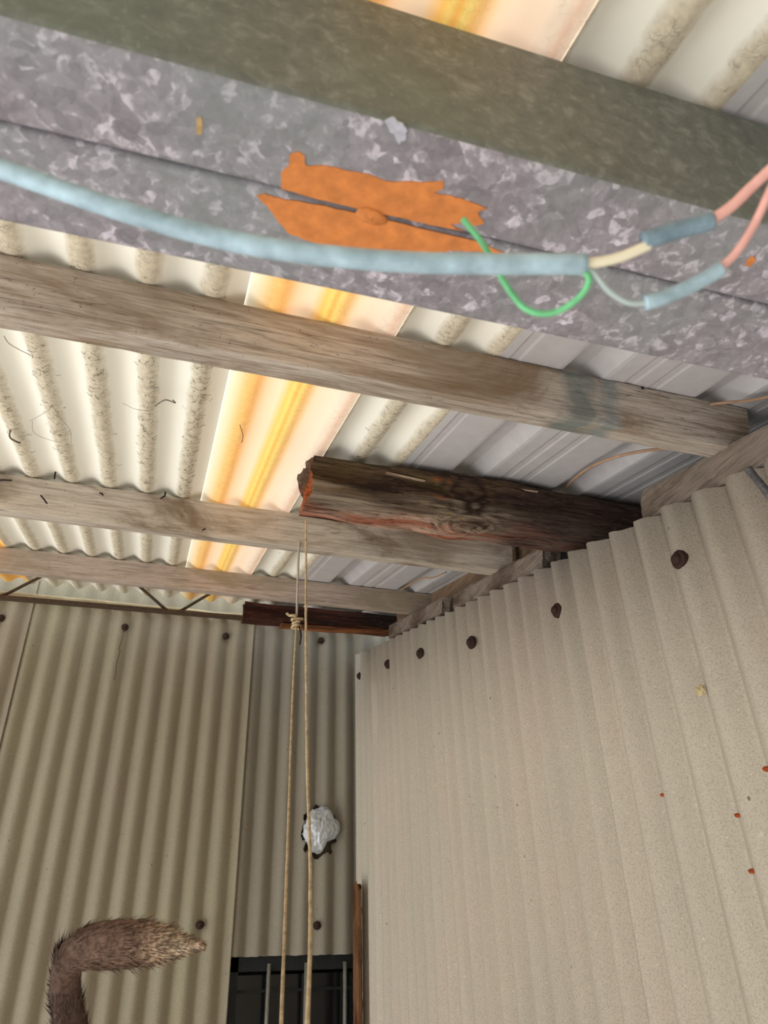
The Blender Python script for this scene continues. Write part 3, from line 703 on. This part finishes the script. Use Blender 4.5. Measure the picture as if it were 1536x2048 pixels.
# broken nubs and paint flecks on the walls
def nub(c, n, r, m, parent, name, seed):
    c, n = Vector(c), Vector(n); a = Vector((0, 0, 1)); b = n.cross(a); V, F = [], []
    for i, (rr, hh) in enumerate(((1, -.001), (.95, .0025), (.72, .0045), (.45, .003), (.25, .006))):
        for k in range(12):
            q = 2*math.pi*k/12; e = r*rr*(1+.4*noise.noise(Vector((math.cos(q)*1.7, math.sin(q)*1.7, seed+i*.3))))
            V.append(c+(a*math.cos(q)+b*math.sin(q))*e+n*(hh+.002*noise.noise(Vector((q, i, seed)))))
    for i in range(4):
        for k in range(12): F.append((i*12+k, i*12+(k+1) % 12, (i+1)*12+(k+1) % 12, (i+1)*12+k))
    F.append(tuple(range(48, 60))); mk(name, V, F, m, parent, origin=c)
M_NUB = mat_plain('chipped cement', rgb(196, 178, 140), .95, 0, .3, 120)
nub(on_x(1402, 1380, XR-.0085), (-1, 0, 0), .0085, M_NUB, wall_right, 'chip', 1)
nub(on_y(487, 1655, YB-.002), (0, -1, 0), .016, mat_plain('brown chip', rgb(140, 118, 88), .95, 0, .4, 120), wall_back, 'chip', 4)
M_FLECK = mat_plain('orange paint fleck', rgb(186, 88, 48), .8, 0, .2, 200)
for i, (x, y, r) in enumerate([(1327, 1590, .0026), (1477, 1631, .003), (1505, 1742, .003), (1533, 1538, .003)]):
    nub(on_x(x, y, XR-.0080), (-1, 0, 0), r, M_FLECK, wall_right, 'paint_fleck', i*3+20)
# faint maker's stamps, no longer legible
M_STAMP = mat_plain('faded stamp ink', rgb(128, 118, 98), .95, 0, .1, 100)
random.seed(11); parts = []
for i in range(26):
    t = i/25; x = 1304+26*t+random.uniform(-2, 2); y = 1712+205*t
    if random.random() < .25: continue
    c = on_x(x, y, XR); u = (c.y-.310)/PW; hx = AW*math.cos(2*math.pi*u)
    c.x = XR-hx-.0004
    for k in range(random.choice((1, 2))):
        a, b = random.uniform(.0012, .004), random.uniform(.0005, .0009); dy, dz = random.uniform(-.003, .003), random.uniform(-.002, .002)
        P = []
        for (sy, sz) in ((-a, -b), (a, -b), (a, b), (-a, b)):
            yy = c.y+dy+sy; P.append((XR-AW*math.cos(2*math.pi*(yy-.310)/PW)-.0004, yy, c.z+dz+sz))
        parts.append((P, [(0, 1, 2, 3)]))
mk('faded_stamp', *join(*parts), M_STAMP, wall_right)
parts = []
for (za, zb, xs, n) in ((.705, .718, -.42, 46), (.655, .660, -.42, 30)):
    for i in range(n):
        x = xs+.62*i/46*(46/n if n < 46 else 1)*.95+random.uniform(-.004, .004)
        if random.random() < .35: continue
        a, b = random.uniform(.002, .005), random.uniform(.0008, .002); z = za+(zb-za)*i/n+random.uniform(-.003, .003); P = []
        for (sx, sz) in ((-a, -b), (a, -b), (a, b), (-a, b)):
            P.append((x+sx, YB-.008-AW*math.cos(2*math.pi*(x+sx-.352)/PW)-.0005, z+sz))
        parts.append((P, [(0, 1, 2, 3)]))
mk('faded_stamp', *join(*parts), mat_plain('faded stamp ink dark', rgb(122, 112, 92), .95, 0, .1, 100), wall_back)

# cobweb threads and lint under the cream roof
M_WEB = mat_plain('grey cobweb lint', rgb(110, 98, 82), .95, 0, .2, 200)
def web(lst, r, jit=.0):
    P = [on_roof(x, y, H0-g) for x, y, g in lst]; return tube(smooth_path(P, 6), r, 5, .3)
webs = [web([(60, 842, .004), (95, 822, .012), (104, 812, .002), (120, 835, .004), (140, 860, .003), (142, 885, .002)], .0003),
        web([(65, 842, .004), (66, 862, .01), (85, 875, .012), (118, 885, .004)], .0003),
        web([(310, 812, .002), (330, 800, .012), (350, 806, .014), (345, 800, .014)], .0009),
        web([(245, 806, .004), (270, 818, .012), (300, 822, .002)], .0003),
        web([(8, 672, .002), (14, 682, .008), (22, 690, .008), (40, 700, .004), (60, 710, .002)], .0005),
        web([(480, 850, .004), (486, 872, .006), (483, 885, .004)], .0007)]
mk('lint_curl', *tube(smooth_path([on_roof(x, y, H0-g) for x, y, g in ((21, 860, .004), (19, 872, .010), (26, 880, .012), (40, 886, .004))], 6), .0016, 6, .4), M_WEB, None, label='dark curl of lint hanging from the cream roof near the left edge', category='lint')
random.seed(5); parts = list(webs)
for i in range(900):
    k = random.choice((-6, -5, -4, -3, -2, -1, 0, 0, 4)); x = X0R+PR*k+random.gauss(0, .008); y = random.uniform(.70, 1.42) if random.random() < .7 else random.uniform(.4, 2.4)
    zz = roof_z(y)-.0004+AR*(1-math.cos(2*math.pi*(x-X0R)/PR)); P = [Vector((x, y, zz))]; a = random.uniform(0, 6.28)
    for j in range(4):
        a += random.uniform(-1.1, 1.1); st = random.uniform(.0012, .0032); q = P[-1]+Vector((math.cos(a)*st, math.sin(a)*st, 0))
        q.z = roof_z(q.y)-.0008-random.uniform(0, .0022)+AR*(1-math.cos(2*math.pi*(q.x-X0R)/PR)); P.append(q)
    parts.append(tube(P, random.uniform(.00018, .0004), 3, 0, False))
mk('lint', *join(*parts), M_WEB, None, kind='stuff', label='dusty lint fibres and cobweb threads clinging under the cream roof corrugations', category='cobweb')

# ------------------------------------------------------------------ animal whose tail rises into view at the lower left
DT = .78
TP = [(166, 2135, 36), (150, 2090, 34), (138, 2040, 33), (131, 1990, 32), (130, 1945, 32), (143, 1908, 36), (180, 1893, 41), (222, 1889, 44), (272, 1886, 42), (322, 1888, 33), (366, 1890, 16), (398, 1892, 3)]
tail = [(at_depth(x, y, DT+(.0 if i < 6 else -.012*(i-5)*.3)), r*DT/FPX*(1.0 if i < 5 else 1.08)) for i, (x, y, r) in enumerate(TP)]
base = tail[0][0]
gz = base.z-.36
bx, by = base.x, base.y
J = [Vector((bx-.03, by+.0, base.z-.055)), Vector((bx-.13, by, base.z-.07)), Vector((bx-.24, by, base.z-.075)), Vector((bx-.34, by, base.z-.055)), Vector((bx-.40, by, base.z+.005)), Vector((bx-.455, by-.005, base.z+.03)), Vector((bx-.50, by-.01, base.z+.018))]
JR = [.060, .068, .070, .058, .040, .048, .026]
vs = list(J); rs_ = list(JR); ed = [(i, i+1) for i in range(6)]
tb = len(vs)
for (p, r) in tail: vs.append(p); rs_.append(r)
ed.append((0, tb)); ed += [(tb+i, tb+i+1) for i in range(len(tail)-1)]
for sy in (-.045, .045):
    k = len(vs); vs += [Vector((bx-.05, by+sy, base.z-.12)), Vector((bx-.085, by+sy, base.z-.20)), Vector((bx-.02, by+sy, base.z-.265)), Vector((bx-.035, by+sy, gz+.014)), Vector((bx-.075, by+sy, gz+.012))]
    rs_ += [.042, .028, .016, .015, .014]; ed += [(0, k), (k, k+1), (k+1, k+2), (k+2, k+3), (k+3, k+4)]
    k = len(vs); vs += [Vector((bx-.335, by+sy*.8, base.z-.15)), Vector((bx-.32, by+sy*.8, base.z-.25)), Vector((bx-.335, by+sy*.8, gz+.014)), Vector((bx-.37, by+sy*.8, gz+.012))]
    rs_ += [.030, .018, .014, .014]; ed += [(3, k), (k, k+1), (k+1, k+2), (k+2, k+3)]
cat_o = Vector((bx-.2, by, gz))
me = bpy.data.meshes.new('cat'); me.from_pydata([tuple(p-cat_o) for p in vs], ed, []); me.update()
co = bpy.data.objects.new('cat', me); COL.objects.link(co); co.location = cat_o+Vector((0, 0, CZ)); ORG['cat'] = cat_o
co['label'] = 'furry brown tail with pale tip, raised and bent to the right at lower left'; co['category'] = 'cat'
sk = co.modifiers.new('skin', 'SKIN'); sk.use_smooth_shade = True
for i, sv in enumerate(me.skin_vertices[0].data): sv.radius = (rs_[i], rs_[i]); sv.use_root = (i == 0)
co.modifiers.new('sub', 'SUBSURF').levels = 2; co.modifiers['sub'].render_levels = 2
tip = tail[-1][0]
def mat_fur(name, org):
    t = NT(name); d = t.add('ShaderNodeVectorMath', operation='DISTANCE'); t.put(d.inputs[0], t.add('ShaderNodeNewGeometry').outputs['Position']); d.inputs[1].default_value = tuple(tip+Vector((0, 0, CZ)))
    n = t.noise(scale=70, detail=3); v = t.math('ADD', d.outputs['Value'], t.math('MULTIPLY', t.math('SUBTRACT', n, .5), .05))
    c = t.ramp(v, [(.0, rgb(206, 170, 144)), (.02, rgb(238, 214, 186)), (.045, rgb(214, 182, 152)), (.066, rgb(138, 110, 94)), (.15, rgb(108, 86, 76)), (.25, rgb(124, 106, 102))])
    c = t.mix(t.ramp(t.noise(scale=200, detail=2), [(.38, .75), (.62, 0.0)]), c, rgb(74, 54, 44))
    return t.done(c, .85, 0, .15)
me.materials.append(mat_fur('brown fur skin', 0))
M_FUR = mat_fur('brown fur hairs', 1)
random.seed(21); V, F = [], []
for i in range(7500):
    k = random.uniform(0, len(tail)-1.001); a = int(k); t = k-a; p = tail[a][0].lerp(tail[a+1][0], t); r = tail[a][1]*(1-t)+tail[a+1][1]*t
    d = (tail[a+1][0]-tail[a][0]).normalized(); u = d.orthogonal().normalized(); q = random.uniform(0, 6.283); n = u*math.cos(q)+d.cross(u)*math.sin(q)
    root = p+n*r*.80; ln = random.uniform(.010, .022)*(1 if r > .017 else .55)
    dirv = (d*1.0+n*.28+Vector((random.gauss(0, .16), random.gauss(0, .16), random.gauss(0, .16)))).normalized(); s = dirv.cross(n).normalized()*random.uniform(.00035, .0008)
    b = len(V); V += [root-s, root+s, root+dirv*ln*.6+s*.7, root+dirv*ln*.6-s*.7, root+dirv*ln-n*.001]
    F += [(b, b+1, b+2, b+3), (b+3, b+2, b+4)]
mk('fur', V, F, M_FUR, co, origin=base, kind='stuff')
# head details and the stand the animal is on (below the picture)
hd = J[5]
for s in (-1, 1):
    e0 = hd+Vector((.008, s*.026, .036)); mk('ear', [e0+Vector((-.012, 0, 0)), e0+Vector((.014, -.010, 0)), e0+Vector((.014, .012, 0)), e0+Vector((.004, s*.008, .042))], [(0, 1, 3), (1, 2, 3), (2, 0, 3), (0, 2, 1)], M_FUR, co)
for sy in (-1, 1):
    ec = J[5]+Vector((-.040, sy*.022, .012)); V, F = [], []
    for i in range(7):
        for k in range(10): V.append(ec+Vector((math.cos(math.pi*i/6), math.sin(math.pi*i/6)*math.cos(.6283*k), math.sin(math.pi*i/6)*math.sin(.6283*k)))*.009)
    for i in range(6):
        for k in range(10): F.append((i*10+k, i*10+(k+1) % 10, (i+1)*10+(k+1) % 10, (i+1)*10+k))
    mk('eye', V, F, mat_plain('amber eye', rgb(120, 92, 34), .1, 0, .1, 20, .6), co, smooth=True)
M_CABW = mat_wood('cabinet timber', 2, rgb(150, 130, 106), rgb(104, 86, 68), rgb(96, 74, 54), 8.8, .3)
cabn = empty('timber_cabinet', (bx-.2, by, -CZ), label='tall timber cabinet the cat stands on', category='cabinet')
mk('cabinet_body', *box((bx-.55, by-.16, -CZ), (bx+.12, by+.20, gz-.028)), M_CABW, cabn)
mk('cabinet_top', *box((bx-.57, by-.18, gz-.028), (bx+.14, by+.21, gz-.002)), M_CABW, cabn)
for x0, x1 in ((bx-.54, bx-.225), (bx-.205, bx+.11)):
    d = mk('door', *box((x0, by-.176, -CZ+.06), (x1, by-.16, gz-.05)), M_CABW, cabn)
    mk('handle', *box(((x0+x1)/2-.04, by-.19, -.9), ((x0+x1)/2+.04, by-.176, -.885)), M_FRAME, d)
